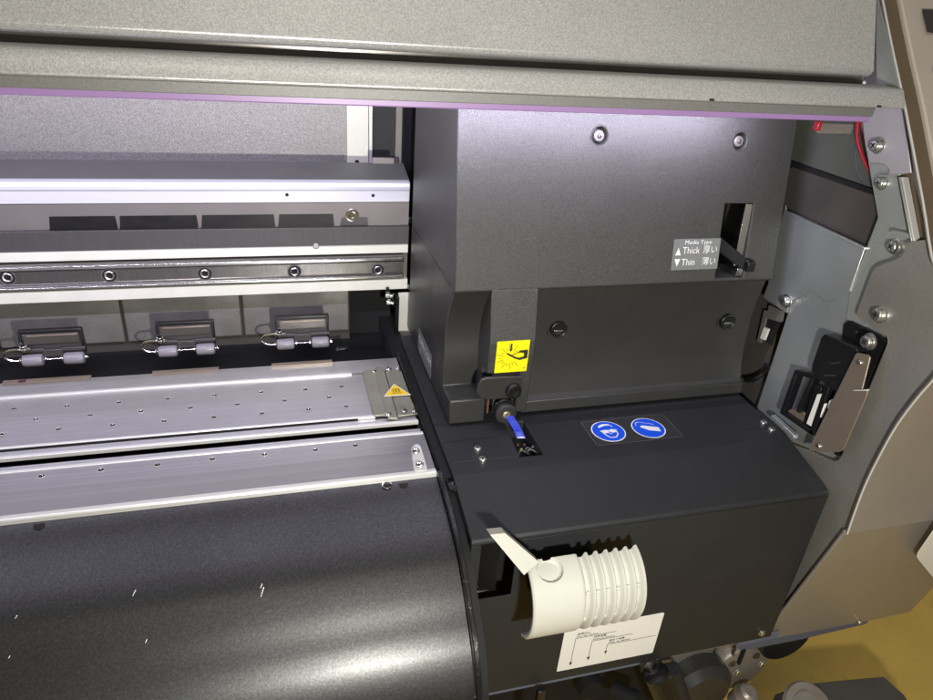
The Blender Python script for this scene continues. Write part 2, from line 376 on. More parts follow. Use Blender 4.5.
# latch loop: open frame
o1 = [(793, 371), (797, 369), (829, 378), (836, 392), (812, 437), (781, 414), (780, 408)]
i1 = [(797, 378), (806, 380), (798, 408), (789, 408)]
d = MB(); x = .517
def bar(a, b, w, x0=.517, x1=.527, m='black'):
    p, q = at(*a, x=x0), at(*b, x=x0); e = (q - p).normalized(); k = Vector((0, -e.z, e.y)) * w / 2
    d.prism([p + k, q + k, q - k, p - k], (x1 - x0, 0, 0), m)
bar((796, 371), (782, 411), .0052); bar((794, 372), (828, 380), .0052); bar((780, 411), (813, 434), .0052); bar((829, 380), (811, 434), .0065); bar((812, 378), (797, 412), .0045)
bar((818, 386), (806, 426), .011, .521, .529)
d.build('latch_loop', sw, .0008)
swbox('latch_floor', [(790, 409), (802, 411), (812, 423), (809, 433), (785, 414)], .5215, .529, 'bronze', sw, .0004)
swbox('white_switch', [(817, 394), (824, 393.5), (825.5, 396), (823.5, 402), (825, 405), (817, 424), (813, 428), (806, 423.5)], .5175, .5215, 'paper', sw, .0006)
swbox('white_tab', [(829, 401), (832, 399), (829, 408), (827, 409)], .5165, .519, 'paper', sw, .0003)
swbox('bronze_bracket', [(855, 354.5), (857, 352.5), (868, 355), (870, 357.5), (862, 389), (868, 389), (866, 397), (843, 450), (838, 452), (808, 451), (812, 441)], .5125, .5142, 'bronze', sw, .0005)
p, q = at(852.5, 391, x=.5105), at(866, 391, x=.5105); MB().prism([p, q, q + Vector((0, 0, .0016)), p + Vector((0, 0, .0016))], (.004, 0, 0), 'edge').build('bracket_fold', sw, .0004)
for px, py in ((860, 362.5), (819, 446)): screw(sw, at(px, py, x=.5125), (-1, 0, 0), .0026, washer=False)
MB().rev(at(857.5, 332, x=.531), (-1, 0, 0), [(0, .0012), (.0012, .001)], 'chrome').build('rivet', sw, smooth=True)

# ---- things seen between cover and side frame ---------------------------------
bk = MB(); bk.prism([at(a, b, x=.545) for a, b in ((760, 80), (885, 80), (900, 215), (780, 200), (760, 200))], (.003, 0, 0), 'olive'); bk.build('olive_sheet', root)
MB().prism([at(a, b, x=.541) for a, b in ((775, 170), (793, 167), (885, 199), (880, 260), (775, 215))], (.003, 0, 0), 'glossbrown').build('smoked_panel', root, .0005)
MB().prism([at(a, b, x=.5395) for a, b in ((775, 157), (793, 162), (885, 194), (885, 199.5), (793, 166.5), (775, 161))], (.006, 0, 0), 'gap').build('seal_strip', root)
MB().prism([at(a, b, x=.5298) for a, b in ((786, 210.8), (864.5, 247.4), (864, 249.6), (785.5, 213.0))], (.004, 0, 0), 'silver').build('sheet_edge', frame, .0003)
MB().box((.50, .62, -.22), (.62, .80, .20), 'gap').build('inner_chassis', root)
g = MB(); g.prism([at(a, b, x=.545) for a, b in ((745, 290), (768, 290), (780, 310), (758, 420), (735, 420))], (.002, 0, 0), 'glossbrown'); gp = g.build('inner_panel', root)
MB().prism([at(a, b, x=.538) for a, b in ((769, 305), (782, 311), (780, 322), (766, 318))], (.004, 0, 0), 'beamhi').build('inner_tab', gp)
MB().prism([at(a, b, x=.538) for a, b in ((764, 310), (767, 311), (760, 343), (757, 341))], (.003, 0, 0), 'beamhi').build('inner_tab', gp)
MB().prism([at(a, b, x=.541) for a, b in ((768, 317), (779, 322), (770, 345), (762, 338))], (.003, 0, 0), 'gap').build('ink_stain', gp)
MB().prism([at(a, b, x=.537) for a, b in ((764, 327), (768, 329), (764, 340), (760, 338))], (.003, 0, 0), 'paper').build('ink_tube', gp)
MB().tube(spline([at(746, 380, x=.535), at(755, 379, x=.535), at(764, 372, x=.54), at(768, 366, x=.54)]), .003, 'black').build('hose', gp, smooth=True)

# ---- big leaning front cover ---------------------------------------------------
X1, XN0, XN1, X2 = .159, .1955, .2435, .512
cov = MB().profile([(yc(.36), .36), (yc(.145), .145), (yc(.145) + .003, .1425), (.60, .142), (.62, .142), (.78, .142), (.78, .36)], X1, X2, 'cover').build('front_cover', root, .0016, 3)
# boolean cut for the lever slot and screw wells
cut = MB()
s = [atp(a, b, P0C, NC) for a, b in ((727, 204), (756, 204), (749.5, 277.5), (720, 277.5))]
sx0, sx1, sz0, sz1 = .4405, .4745, s[2].z, s[0].z
cut.prism([(sx0, .50, sz0), (sx1, .50, sz0), (sx1, .50, sz1), (sx0, .50, sz1)], (0, .14, 0), 'gap')
WELL = [(600, 136, .0085), (740, 141.5, .0085)]
nC = Vector((0, -1, .19)).normalized()
for a, b, r in WELL: cut.rev(atp(a, b, P0C, NC) + nC * .004, -nC, [(0, r), (.0105, r * .9)], 'cover_s', 28)
cm = cut.mesh('cutter'); cu = D.objects.new('cutter', cm)
def apply_cut(target, me, sharp=35):
    """real hole: evaluate a boolean once and keep the resulting mesh"""
    tool = D.objects.new('tool', me); COL.objects.link(tool); tool.location = (0, 0, 0)
    md = target.modifiers.new('hole', 'BOOLEAN'); md.object = tool; md.operation = 'DIFFERENCE'; md.solver = 'EXACT'
    with_b = [x for x in target.modifiers if x.type == 'BEVEL']
    bw = [(x.width, x.segments) for x in with_b]
    for x in with_b: target.modifiers.remove(x)
    bpy.context.view_layer.update(); dg = bpy.context.evaluated_depsgraph_get()
    nm = D.meshes.new_from_object(target.evaluated_get(dg), preserve_all_data_layers=True, depsgraph=dg)
    target.modifiers.clear(); target.data = nm
    for w, sg in bw:
        b = target.modifiers.new('bevel', 'BEVEL'); b.width = w; b.segments = sg; b.limit_method = 'ANGLE'; b.angle_limit = math.radians(32)
    for p in nm.polygons: p.use_smooth = True
    try: nm.set_sharp_from_angle(angle=math.radians(sharp))
    except Exception: pass
    D.objects.remove(tool)
D.objects.remove(cu)
apply_cut(cov, cm)
for a, b, r in WELL:
    c = atp(a, b, P0C, NC)
    MB().rev(c - nC * .0058, nC, [(0, .0072), (.0008, .0072)], 'black').build('well_floor', cov)
    MB().rev(c - nC * .005, nC, [(0, .0052), (.003, .0052), (.004, .0042), (.0042, .003), (.0038, .0026)], 'beamhi').build('screw', cov, smooth=True)
    screw(cov, c - nC * .0012, nC, .0022, 'rail', washer=False)
    d = MB(); cc = c + nC * .0002; u = Vector((1, 0, 0)); v = nC.cross(u)
    d.tube([cc + (u * math.cos(t * .2618) + v * math.sin(t * .2618)) * (r + .0003) for t in range(25)], .0004, 'cover', 8); d.build('well_rim', cov, smooth=True)
# slot: back, steel strip, lever
d = MB(); d.box((sx0 + .0005, .62, sz0 + .001), (sx1, .632, sz1), 'gap'); d.build('slot_back', cov)
y0 = yc(.18)
MB().prism([(sx1 - .0075, y0 + .004, sz0 + .002), (sx1 - .0005, y0 + .001, sz0 + .002), (sx1 - .0005, yc(sz1) + .001, sz1 - .001), (sx1 - .0065, yc(sz1) + .004, sz1 - .001)], (0, .03, 0), 'chrome').build('slot_liner', cov, .0003)
d = MB(); a_ = atp(722, 246, P0C, NC) + Vector((.004, .012, 0)); b_ = atp(741, 263, P0C, NC) + Vector((.001, -.006, 0))
d.prism([a_ + Vector((0, 0, .006)), b_ + Vector((0, 0, .006)), b_ + Vector((0, 0, -.006)), a_ + Vector((0, 0, -.009))], (0, .01, 0), 'gap')
d.box((b_.x - .001, b_.y - .006, b_.z - .0060), (b_.x + .0085, b_.y + .010, b_.z + .0050), 'black')
d.build('thickness_lever', cov, .001)
d = MB(); d.box((sx1 - .008, y0 - .004, sz0 + .001), (sx1 - .001, y0 + .006, sz0 + .010), 'chrome'); d.build('lever_stop', cov, .0006)

# lower recessed panel (right of the nose): concave sheet
rec = [(.576, .143), (.5775, .130), (.5800, .112), (.5815, .092), (.5795, .062), (.5755, .038), (.5705, .0205), (.5675, .0175), (.5645, .0165), (.5625, .0045), (.61, .0045), (.61, .143)]
pan = MB().profile(rec, XN1 - .004, X2, 'cover_s').build('lower_panel', cov, .0006, 2, sharp=14)
def recy(z):
    for (a, b), (c, e) in zip(rec, rec[1:]):
        if b >= z >= e: return a + (c - a) * (b - z) / (b - e)
for a, b, z in ((557, 329, .1), (725.5, 321.5, .1)):
    y = recy(.1); c = at(a, b, y=y); y = recy(c.z); c = at(a, b, y=y)
    n_ = Vector((0, -1, .02)).normalized()
    d = MB(); d.rev(c - n_ * .001, n_, [(0, .0118), (.0012, .0118), (.0014, .0108), (.0002, .0106), (.0002, .001)], 'black')
    d.rev(c + Vector((.0004, -.001, .001)), n_, [(-.001, .0092), (.0035, .0092), (.0042, .0084), (.0042, .0076), (.0034, .0072), (.0034, .001)], 'black')
    d.box((c.x - .0048, c.y - .0048, c.z - .001), (c.x + .0048, c.y - .002, c.z + .0008), 'zinc'); d.box((c.x - .003, c.y - .0046, c.z - .0032), (c.x + .003, c.y - .002, c.z - .0022), 'rail')
    d.build('screw_cap', pan, .0003)

# nose column
nf = [(yc(.146), .146), (yc(.0935), .0935), (.5575, .088), (.5578, .045), (.5590, .0085), (.60, .0085), (.60, .146)]
nose = MB().profile([(a - .0002, b) for a, b in nf], XN0, XN1, 'cover').build('nose_column', cov, .0014, 3)
# the nose is hollow below the sticker on its left side
tool = MB().box((XN0 - .004, .53, -.01), (.2305, .575, .0585), 'cover_s').mesh('tool'); tool.transform(Matrix.Translation(-wloc(cov)*0))
apply_cut(nose, tool, 5)
# cheek: recessed curved sheet left of the nose, ending in a box foot
ck = [at(a, b, x=X1) for a, b in ((453, 294), (447.5, 315), (445, 337), (444, 363), (442.4, 386), (450, 401.4), (449, 423))]
ckp = [(p.y, p.z) for p in ck]
up5 = [tuple(v)[:2] for v in spline([(*q, 0) for q in ckp[:5]], 5)]
foot = [up5[-1], ckp[5], (ckp[6][0], .003)]
cheek = MB().profile([(yc(.146) + .001, .146)] + up5 + foot[1:] + [(.66, .003), (.66, .146)], X1, XN0 + .001, 'cover_s').build('cheek', cov, .0015, 3)
# foot front box reaches the latch plate
MB().profile([(.70, .002), (.78, .002), (.78, .142), (.66, .142), (.66, .002)], X1 + .0003, .30, 'cover_s').build('rear_housing', cov)
# yellow hazard sticker on the nose
O = at(494.2, 373.2, y=.5570); O.y = .5572; w = at(526.2, 371.4, y=.557).x - O.x; h = at(498, 341.8, y=.557).z - O.z
HZ = O.z
dc = Decal(O, (1, 0, 0), (0, 0, 1)); dc.slab(rrect(w, h, .0008), 'yellow')
cx, cy = w * .42, h * .50
for k in range(20):
    a = math.radians(k * 18 + 6)
    if math.degrees(a) % 360 > 325 or math.degrees(a) % 360 < 22: continue
    r0, r1 = h * .20, h * (.30 + .10 * (k % 2))
    dc.line([(cx + r0 * math.cos(a), cy + r0 * math.sin(a)), (cx + r1 * math.cos(a), cy + r1 * math.sin(a))], .0004, 'ink', .0005)
dc.line([(w * .44, h * .92), (w * .435, h * .68)], .0017, 'ink', .0006)
dc.poly([(w * .30, h * .60), (w * .34, h * .585), (w * .47, h * .50), (w * .60, h * .43), (w * .75, h * .38), (w * .97, h * .43), (w * .97, h * .70), (w * .72, h * .69), (w * .62, h * .61), (w * .70, h * .625), (w * .85, h * .60), (w * .86, h * .50), (w * .72, h * .45), (w * .62, h * .48), (w * .50, h * .55), (w * .33, h * .635)], 'ink', .0007)
dc.line([(w * .50, h * .56), (w * .60, h * .60)], .0008, 'ink', .0008); dc.line([(w * .88, h * .1), (w * .94, h * .12)], .0006, 'ink', .0006)
dc.mb.build('hazard_sticker', nose, label='yellow hazard sticker with spark and hand pictogram')
# media thickness label
q = [atp(a, b, P0C, NC) + nC * .0002 for a, b in ((671.3, 270.2), (717.3, 269.8), (719.8, 239.3), (673.4, 239.3))]
Uc = Vector((1, 0, 0)); Vc = (Vector((0, .19, 1))).normalized()
w = ((q[1] - q[0]).length + (q[2] - q[3]).length) / 2; h = ((q[3] - q[0]).length + (q[2] - q[1]).length) / 2
dc = Decal((q[0] + q[3]) / 2 - Vc * h / 2, Uc, Vc); dc.slab(rrect(w, h, .0006), 'grey_label')
dc.text('Media Type', w * .52, h * .83, .0058, 'inkw', .0006, align='CENTER', sx=1.15)
dc.text('Thick', w * .20, h * .53, .0098, 'inkw', .0006, sx=.90); dc.text('Thin', w * .20, h * .15, .0098, 'inkw', .0006, sx=.90)
dc.text('厚い', w * .64, h * .54, .0092, 'inkw', .0006, sx=.92); dc.text('薄い', w * .64, h * .16, .0092, 'inkw', .0006, sx=.92)
dc.poly([(w * .05, h * .48), (w * .17, h * .48), (w * .11, h * .72)], 'inkw', .0006); dc.poly([(w * .05, h * .36), (w * .11, h * .12), (w * .17, h * .36)], 'inkw', .0006)
dc.mb.build('media_label', cov)
# small label on the left face
q = [at(a, b, x=X1 - .0002) for a, b in ((418.5, 344.5), (433, 367), (431, 391), (417, 369))]
dc = Decal(q[3], (0, -1, 0), (0, 0, 1)); w = (q[3].y - q[2].y + q[0].y - q[1].y) / 2; h = q[0].z - q[3].z
dc.O.z = .005; h = .030; w = .072
dc.slab(rrect(w, h, .0006), 'grey_label'); dc.text('OPRCOM', w * .06, h * .50, h * .40, 'inkw', .0006, sx=w * .9 / (h * .40 * 4.05)); dc.text('I', w * .22, h * .10, h * .42, 'inkw', .0006)
dc.mb.build('side_label', cheek); pass

# latch on the nose, wheel and blue strap
la = MB(); L0 = [atp(a, b, (0, .5535, 0), (0, 1, 0)) for a, b in ((478, 386), (481.5, 379.5), (487, 378), (523, 376.5), (521, 398), (487, 400), (480, 398.5), (477, 393))]
la.prism(L0, (0, .004, 0), 'cover_s'); la = la.build('latch_plate', nose, .0012, 3)
c = at(513, 390, y=.5532); MB().rev(c, (0, -1, 0), [(0, .0085), (.003, .0085), (.0045, .0078), (.005, .0058), (.004, .0052), (.0035, .003), (.0048, .0022)], 'black').build('latch_knob', la, smooth=True)
MB().box((.2015, .5560, .0560), (.2300, .566, HZ - .0010), 'gap').build('latch_gap', nose)
c = at(505.5, 413, y=.545)
wh = MB().rev(c + Vector((0, .004, 0)), (0, -1, 0), [(0, .0100), (.0035, .0112), (.006, .0112), (.0075, .0100), (.0078, .0085), (.007, .0080), (.007, .003)], 'cover_s').build('guide_wheel', nose, smooth=True)
MB().rev(c + Vector((0, -.003, 0)), (0, -1, 0), [(0, .0042), (.0012, .0042), (.0018, .0030), (.0018, .0015), (.0012, .0012)], 'brass').build('brass_screw', wh, smooth=True)
MB().rev(c + Vector((0, .008, .001)), (0, -1, 0), [(0, .0115), (.003, .0122), (.0038, .0115)], 'black').build('wheel_backing', wh, smooth=True)
d = MB(); d.box((.1985, .556, .012), (.2005, .560, .040), 'rust'); d.box((.2045, .556, .012), (.2057, .560, .040), 'zinc'); d.box((.2245, .556, .018), (.2258, .560, .050), 'zinc'); d.box((.2055, .559, .012), (.2245, .563, .055), 'gap'); d.build('wheel_fork', wh, .0004)
pa = [at(509, 415, y=.541), at(512, 420, y=.537), at(517, 428, y=.530), at(521, 437, y=.5235)]
st = MB(); path = spline(pa, 5); Wd = Vector((.0043, -.001, 0)); T = Vector((0, .0008, .0014))
pts = []; fs = []
for p in path: pts += [p - Wd, p + Wd, p + Wd - T, p - Wd - T]
for i in range(len(path) - 1):
    for k in range(4): fs.append((i * 4 + k, i * 4 + (k + 1) % 4, i * 4 + 4 + (k + 1) % 4, i * 4 + 4 + k))
fs += [(0, 1, 2, 3), tuple(len(pts) - 4 + k for k in range(4))]
st.faces(pts, fs, 'bluetag'); st.build('blue_strap', nose, .0006)

# ---- lower body: top plate, slope, front --------------------------------------
YR, YF = .4765, .4078
XB0, XB1 = .1445, .5135
body = MB().profile([(.76, -.002), (.76, .0), (YR + .004, 0), (YR, -.0004), (YF + .006, -.0141), (YF + .0022, -.0154), (YF + .0004, -.0176), (YF, -.0203), (YF + .002, -.0206), (.62, -.0206), (.62, -.002)], XB0, XB1, 'base').build('lower_body', root, .0008, 3)
tool = MB().prism([(.2155, .4945, -.03), (.2405, .4945, -.03), (.2395, .553, -.03), (.2185, .553, -.03)], (0, 0, .06), 'gap').mesh('tool')
apply_cut(body, tool, 8)
d = MB(); d.box((.213, .490, -.030), (.243, .556, -.0197), 'gap'); d.box((.2135, .49, -.0195), (.2153, .556, -.003), 'gap'); pit = d.build('slot_pit', body)
d = MB()
for k in range(7):
    a = Vector((.219 + random.random() * .018, .498 + random.random() * .03, -.017 + random.random() * .006))
    d.tube(spline([a, a + Vector((.004, .004, .004)), a + Vector((.010, -.002, .003)), a + Vector((.012, .006, -.002))]), .0012, random.choice(['beam', 'black', 'rail', 'black']))
for k in range(4): a = Vector((.221 + random.random() * .014, .510 + random.random() * .035, -.012)); d.box(a, a + Vector((.002, .002, .002)), random.choice(['yellow', 'rust', 'zinc']))
d.build('wiring', pit, smooth=True)
# front skin with a notch for the lever
fr = MB().prism([(XB0, YF, -.0208), (.1535, YF, -.0208), (.1535, YF, -.088), (.187, YF, -.088), (.187, YF, -.0208), (XB1, YF, -.0208), (XB1, YF, -.2255), (XB0 + .01, YF, -.2255), (XB0 + .01, YF, -.10), (XB0, YF, -.10)], (0, .002, 0), 'base').build('front_skin', body, .0003)
MB().box((.1475, .450, -.20), (.205, .455, -.02), 'gap').build('notch_back', body)
MB().profile([(.41, -.02), (.62, -.02), (.62, -.22), (.41, -.22)], .5115, XB1 - .0002, 'base').build('body_end', body)
d = MB(); d.prism([(.1560, .421, -.022), (.1740, .4135, -.022), (.1740, .4135, -.0865), (.1560, .421, -.0865)], (0, .004, 0), 'blackgloss'); d.box((.1545, .416, -.0885), (.176, .424, -.0860), 'blackgloss'); d.build('lever_arm', body, .001)
# flange under the front
d = MB(); d.box((XB0 + .01, YF + .006, -.2385), (.36, YF + .008, -.2215), 'bluegrey'); d.build('bottom_flange', body, .0004)
d = MB(); d.box((.3605, YF + .0055, -.2345), (.497, YF + .0075, -.2215), 'strip'); d.box((.4765, YF + .004, -.2375), (.53, YF + .0052, -.2255), 'bluegrey'); d.build('bottom_bracket', body, .0004)
d = MB(); c = at(540, 690, y=.404); d.box((c.x - .0045, .398, -.30), (c.x + .0045, .404, -.226), 'black'); d.build('cable_strap', body, .001)
c = at(648, 664, y=YF + .004); d = MB(); d.rev(c, (0, -1, 0), [(0, .0105), (.003, .0105), (.003, .0075), (.002, .0070), (.0045, .0045), (.0055, .002)], 'rail'); d.build('hinge_pin', body, smooth=True)
p, q = at(661, 661, y=.409), at(671, 658, y=.409); d = MB(); d.box((p.x, .407, p.z - .002), (q.x, .412, p.z + .002), 'rail'); d.build('flange_clip', body, .0005)
# top seams, contact gap, corner inset
d = MB(); zt = .00015
def seam(pts, w=.0007, m='clear'):
    for (a, b) in zip(pts, pts[1:]):
        a, b = Vector(a), Vector(b); e = (b - a).normalized(); k = Vector((-e.y, e.x, 0)) * w / 2
        d.poly([a + k, a - k, b - k, b + k], m)
seam([(.1475, .4975, zt), (.2153, .4965, zt)], m='beam'); seam([at(720, 409, z=zt), at(741, 430, z=zt), at(775, 427, z=zt)], m='gap')
seam([(.1475, .5300, zt + .0001), (.205, .5300, zt + .0001)], m='gap'); seam([(.24, .5515, zt), (XB1 - .001, .5515, zt)], .010, 'gap')
d.build('panel_seam', body)
for px, py in ((477.5, 450), (482.5, 461)): screw(body, at(px, py, z=0), (0, 0, 1), .0040, h=.004, washer=False)
for px, py in ((763, 423), (771, 430)): screw(body, at(px, py, z=0), (0, 0, 1), .0038, h=.003, washer=False)
screw(body, atp(761.5, 632.5, (0, YF - .0005, 0), (0, 1, 0)), (0, -1, 0), .0032)
# silver hinge strip beside the top
MB().prism([at(a, b, x=.518) for a, b in ((771, 415), (794, 435), (793.5, 439), (769, 418))], (.006, 0, 0), 'silver').build('hinge_strip', frame, .0006)
# pictogram label
O = Vector((.2995, .4985, .0002)); W, H = .0985, .0425
dc = Decal(O, (1, 0, 0), (0, 1, 0)); dc.slab(rrect(W, H, .003), 'clear', .0002)
fr_ = rrect(W, H, .003); dc.line(fr_ + [fr_[0]], .0005, 'beamhi', .0005)
for i, (px, py) in enumerate(((608.3, 431.9), (648.2, 428.5))):
    c = at(px, py, z=0); u, v = c.x - O.x, c.y - O.y; r = .0182
    dc.poly(circ(u, v, r), 'inkw', .0006); dc.poly(circ(u, v, r * .935), 'blue', .0008)
    if i == 0:   # head with goggles
        hd = [(-.30, .62), (-.05, .72), (.25, .66), (.42, .48), (.40, .30), (.34, .50), (.1, .54), (-.2, .48), (-.42, .36), (-.46, .50)]
        dc.poly([(u + a * r, v + b * r) for a, b in hd], 'inkw', .0010)
        for s_ in (-1, 1): dc.poly(circ(u + s_ * .235 * r + .02 * r, v - .02 * r, .22 * r, .17 * r, 20), 'inkw', .0010)
        dc.poly([(u - .5 * r, v - .0 * r), (u - .5 * r, v + .09 * r), (u + .52 * r, v + .09 * r), (u + .52 * r, v)], 'inkw', .0011)
        dc.line([(u + .47 * r, v), (u + .44 * r, v - .35 * r), (u + .2 * r, v - .62 * r), (u - .15 * r, v - .62 * r), (u - .3 * r, v - .35 * r), (u - .4 * r, v - .12 * r)], r * .07, 'inkw', .0010)
        dc.line([(u - .05 * r, v - .12 * r), (u + .0 * r, v - .28 * r), (u + .1 * r, v - .3 * r)], r * .05, 'inkw', .0010)
    else:        # bottle lying on its side with a wrist line
        def R(a, b, t=math.radians(6)): return (u + r * (a * math.cos(t) - b * math.sin(t)), v + r * (a * math.sin(t) + b * math.cos(t)))
        dc.poly([R(-.30, -.02), R(-.42, .10), R(-.42, .26), R(-.25, .30), R(.62, -.12), R(.52, -.52), R(-.1, -.25)], 'inkw', .0010)
        dc.line([R(-.62, .35), R(-.5, .62), R(-.25, .66), R(.0, .5), R(.3, .35), R(.5, .2)], r * .035, 'inkw', .0010)
dc.mb.build('pictogram_label', body, label='clear film label with two round blue safety pictograms')
# white routing label on the front
q = [at(a, b, y=YF - .0004) for a, b in ((557.7, 670), (652, 653.6), (664.4, 612.8), (564, 630))]
x0 = (q[0].x + q[3].x) / 2; x1 = (q[1].x + q[2].x) / 2; z0 = (q[0].z + q[1].z) / 2; z1 = (q[2].z + q[3].z) / 2; W, H = x1 - x0, z1 - z0
dc = Decal((x0, YF - .0003, z0), (1, 0, 0), (0, 0, 1)); dc.slab(rrect(W, H, .0018), 'paper', .0004)
for u0, u1, v0, v1, ja, en in ((.125, .53, .76, .12, '乾燥FAN', 'Dry fan device'), (.30, .71, .62, .17, '排気装置', 'Exhaust device'), (.47, .97, .46, .24, '巻取り装置', 'Take up device')):
    dc.line([(u1 * W, v0 * H), (u0 * W, v0 * H), (u0 * W, v1 * H)], .0005, 'ink', .0007)
    dc.poly([(u0 * W - .0018, v1 * H + .004), (u0 * W, v1 * H - .001), (u0 * W + .0018, v1 * H + .004)], 'ink', .0008)
    dc.text(ja, u0 * W + .001, v0 * H + .0048, .0032, 'ink', .0007, sx=1.1); dc.text(en, u0 * W + .0005, v0 * H + .0012, .0036, 'ink', .0007, sx=1.12)
dc.mb.build('routing_label', body)

# ---- ivory lever knob ----------------------------------------------------------
kx0, kx1 = .1835, .2865
cy, cz, r = YF - .022, -.0583, .0410          # half barrel in front of the skin
def kring(x, rr, n=22, a0=98, a1=239, sq=.92):
    return [Vector((x, cy + rr * sq * math.cos(math.radians(a0 + (a1 - a0) * k / n)), cz + rr * math.sin(math.radians(a0 + (a1 - a0) * k / n)))) for k in range(n + 1)]
prof = [(kx0, r * .965), (kx0 + .0015, r), (.2275, r), (.2292, r * .985)]
x = .2310
for k in range(6):                                    # six ribs with troughs between
    prof += [(x, r * .90), (x + .0010, r * .87), (x + .0036, r * .87), (x + .0046, r * .90), (x + .0052, r * .975), (x + .0062, r), (x + .0076, r), (x + .0086, r * .975)]
    x += .0094
prof += [(kx1 - .001, r * .97), (kx1, r * .90), (kx1 + .0015, r * .75), (kx1 + .0015, r * .05)]
n = 230; dense = []
for (a, b), (c_, e) in zip(prof, prof[1:]):           # fine lengthwise steps on the plain part so the dish is smooth
    st_ = max(1, int((c_ - a) / .00045)) if a < .2292 else max(1, int((c_ - a) / .003))
    for k in range(st_): dense.append((a + (c_ - a) * k / st_, b + (e - b) * k / st_))
dense.append(prof[-1])
best = None
for it in range(60):
    for jt in range(90):
        a, t = kx0 + .045 * it / 60, math.radians(110 + 130 * jt / 90)
        v = Vector((a, cy + r * .92 * math.cos(t), cz + r * math.sin(t))) - CAM
        e = (v.dot(Vector((AX.x, AY.x, AZ.x))), v.dot(Vector((AX.y, AY.y, AZ.y))), v.dot(Vector((AX.z, AY.z, AZ.z))))
        er = math.hypot(e[0] / e[2] * F + 466.5 - 550, e[1] / e[2] * F + 350 - 569.5)
        if math.cos(t) < 0 and (best is None or er < best[0]): best = (er, a, t)
DCx, tD = best[1], best[2]
pts = []; fs = []
for a, b in dense:
    for k in range(n + 1):
        t = math.radians(98 + 141 * k / n)
        if t < 0: t += 2 * math.pi
        dd = math.hypot(a - DCx, r * ((t - tD + math.pi) % (2 * math.pi) - math.pi)) / .0105
        rr = b
        if a < .2292 and dd < 1.15:
            dep = max(0, 1 - (dd / 1.08) ** 2) ** .30
            rr = b - .0066 * dep
        pts.append(Vector((a, cy + rr * .92 * math.cos(t), cz + rr * math.sin(t))))
for j in range(len(dense) - 1):
    for k in range(n): fs.append((j * (n + 1) + k, j * (n + 1) + k + 1, (j + 1) * (n + 1) + k + 1, (j + 1) * (n + 1) + k))
knob = MB().faces(pts, fs, 'ivory'); n = 22; knob.faces(kring(kx0, r * .965, n) + kring(kx0, r * .91, n)[::-1], [list(range(2 * n + 2))], 'ivory')
inner = kring(kx0, r * .91, n) + kring(kx0 + .03, r * .88, n)
knob.faces(inner, [(k, k + 1, n + 2 + k, n + 1 + k) for k in range(n)], 'ivory')
# diagonal wing running up to the left
a0, a1 = at(490, 534.5, y=.383), at(524, 575, y=.3675); b1 = at(539, 562, y=.372); b0 = at(505, 533, y=.385)
knob.prism([a0, a1, b1, b0], (0, .010, -.003), 'ivory')
x = .2310
for k in range(6):                                    # small posts bridging the troughs
    for ang in (150, 195):
        t = math.radians(ang); c = Vector((x + .0023, cy + r * .885 * .92 * math.cos(t), cz + r * .885 * math.sin(t))); knob.rev(c, (0, math.cos(t), math.sin(t)), [(-.002, .0022), (.0012, .0018), (.0016, .0008)], 'ivory', 12)
    x += .0094
kn = knob.build('lever_knob', body, smooth=True)
d = MB(); d.box((.200, cy - .004, cz - .018), (.262, YF - .0005, cz + .014), 'black'); d.build('lever_hub', body, .002)

# ---- apron: curved black heater plate ------------------------------------------
XA = .1416
ap = [(.4895, -.0055), (.4790, -.0082), (.4610, -.0115), (.4372, -.0166), (.4180, -.0215), (.4002, -.0285), (.3830, -.0405), (.3682, -.0530), (.3560, -.0625), (.3447, -.0735), (.3340, -.0890), (.3259, -.1067), (.3180, -.14), (.314, -.18), (.313, -.26)]
ap = [tuple(v)[:2] for v in spline([(*q, 0) for q in ap], 4)]
apr = MB().profile(sheet(ap, .0022), XL, XA - .0105, 'apron').build('apron', root, 0, smooth=True)
MB().profile(sheet([(a - .0012, b + .0012) for a, b in ap], -.006), XA - .0100, XA - .0055, 'blackgloss').build('apron_rim', apr, .0008)
MB().profile(sheet([(a + .006, b - .006) for a, b in ap], -.004), XA - .0052, XA + .003, 'gap').build('apron_shadow_gap', apr)
MB().profile([(.489, -.006), (.47, -.014), (.44, -.022), (.4095, -.032), (.4085, -.10), (.42, -.24), (.47, -.24), (.49, -.03)], XA - .0015, XA + .0002, 'blackgloss').build('end_plate', apr, .0006)
for px, py in ((452, 487), (457, 489)):
    MB().rev(at(px, py, z=-.008), (0, -.5, 1), [(0, .0045), (.003, .004), (.0035, .002)], 'blackgloss').build('hinge_screw', apr, smooth=True)
def apz(y):
    for (a, b), (c_, e) in zip(ap, ap[1:]):
        if a >= y >= c_: return b + (e - b) * (a - y) / (a - c_ + 1e-9)
    return -.2
for px, py, ring in ((39, 525, 0), (403.5, 484, 0), (387, 485, 1)):
    c = at(px, py, z=-.009); c = at(px, py, z=apz(c.y)); z = apz(c.y)
    d = MB()
    d.rev(Vector((c.x, c.y, z - .001)), (0, -.1, 1), [(0, .0042), (.0013, .0042)], 'gap', 20)
    if ring: d.tube([Vector((c.x, c.y, z + .0008)) + Vector((math.cos(t * .3927), math.sin(t * .3927), -.0001 * t)) * .0042 for t in range(15)], .0008, 'chrome', 8)
    d.build('mounting_hole', apr, smooth=True)
d = MB()
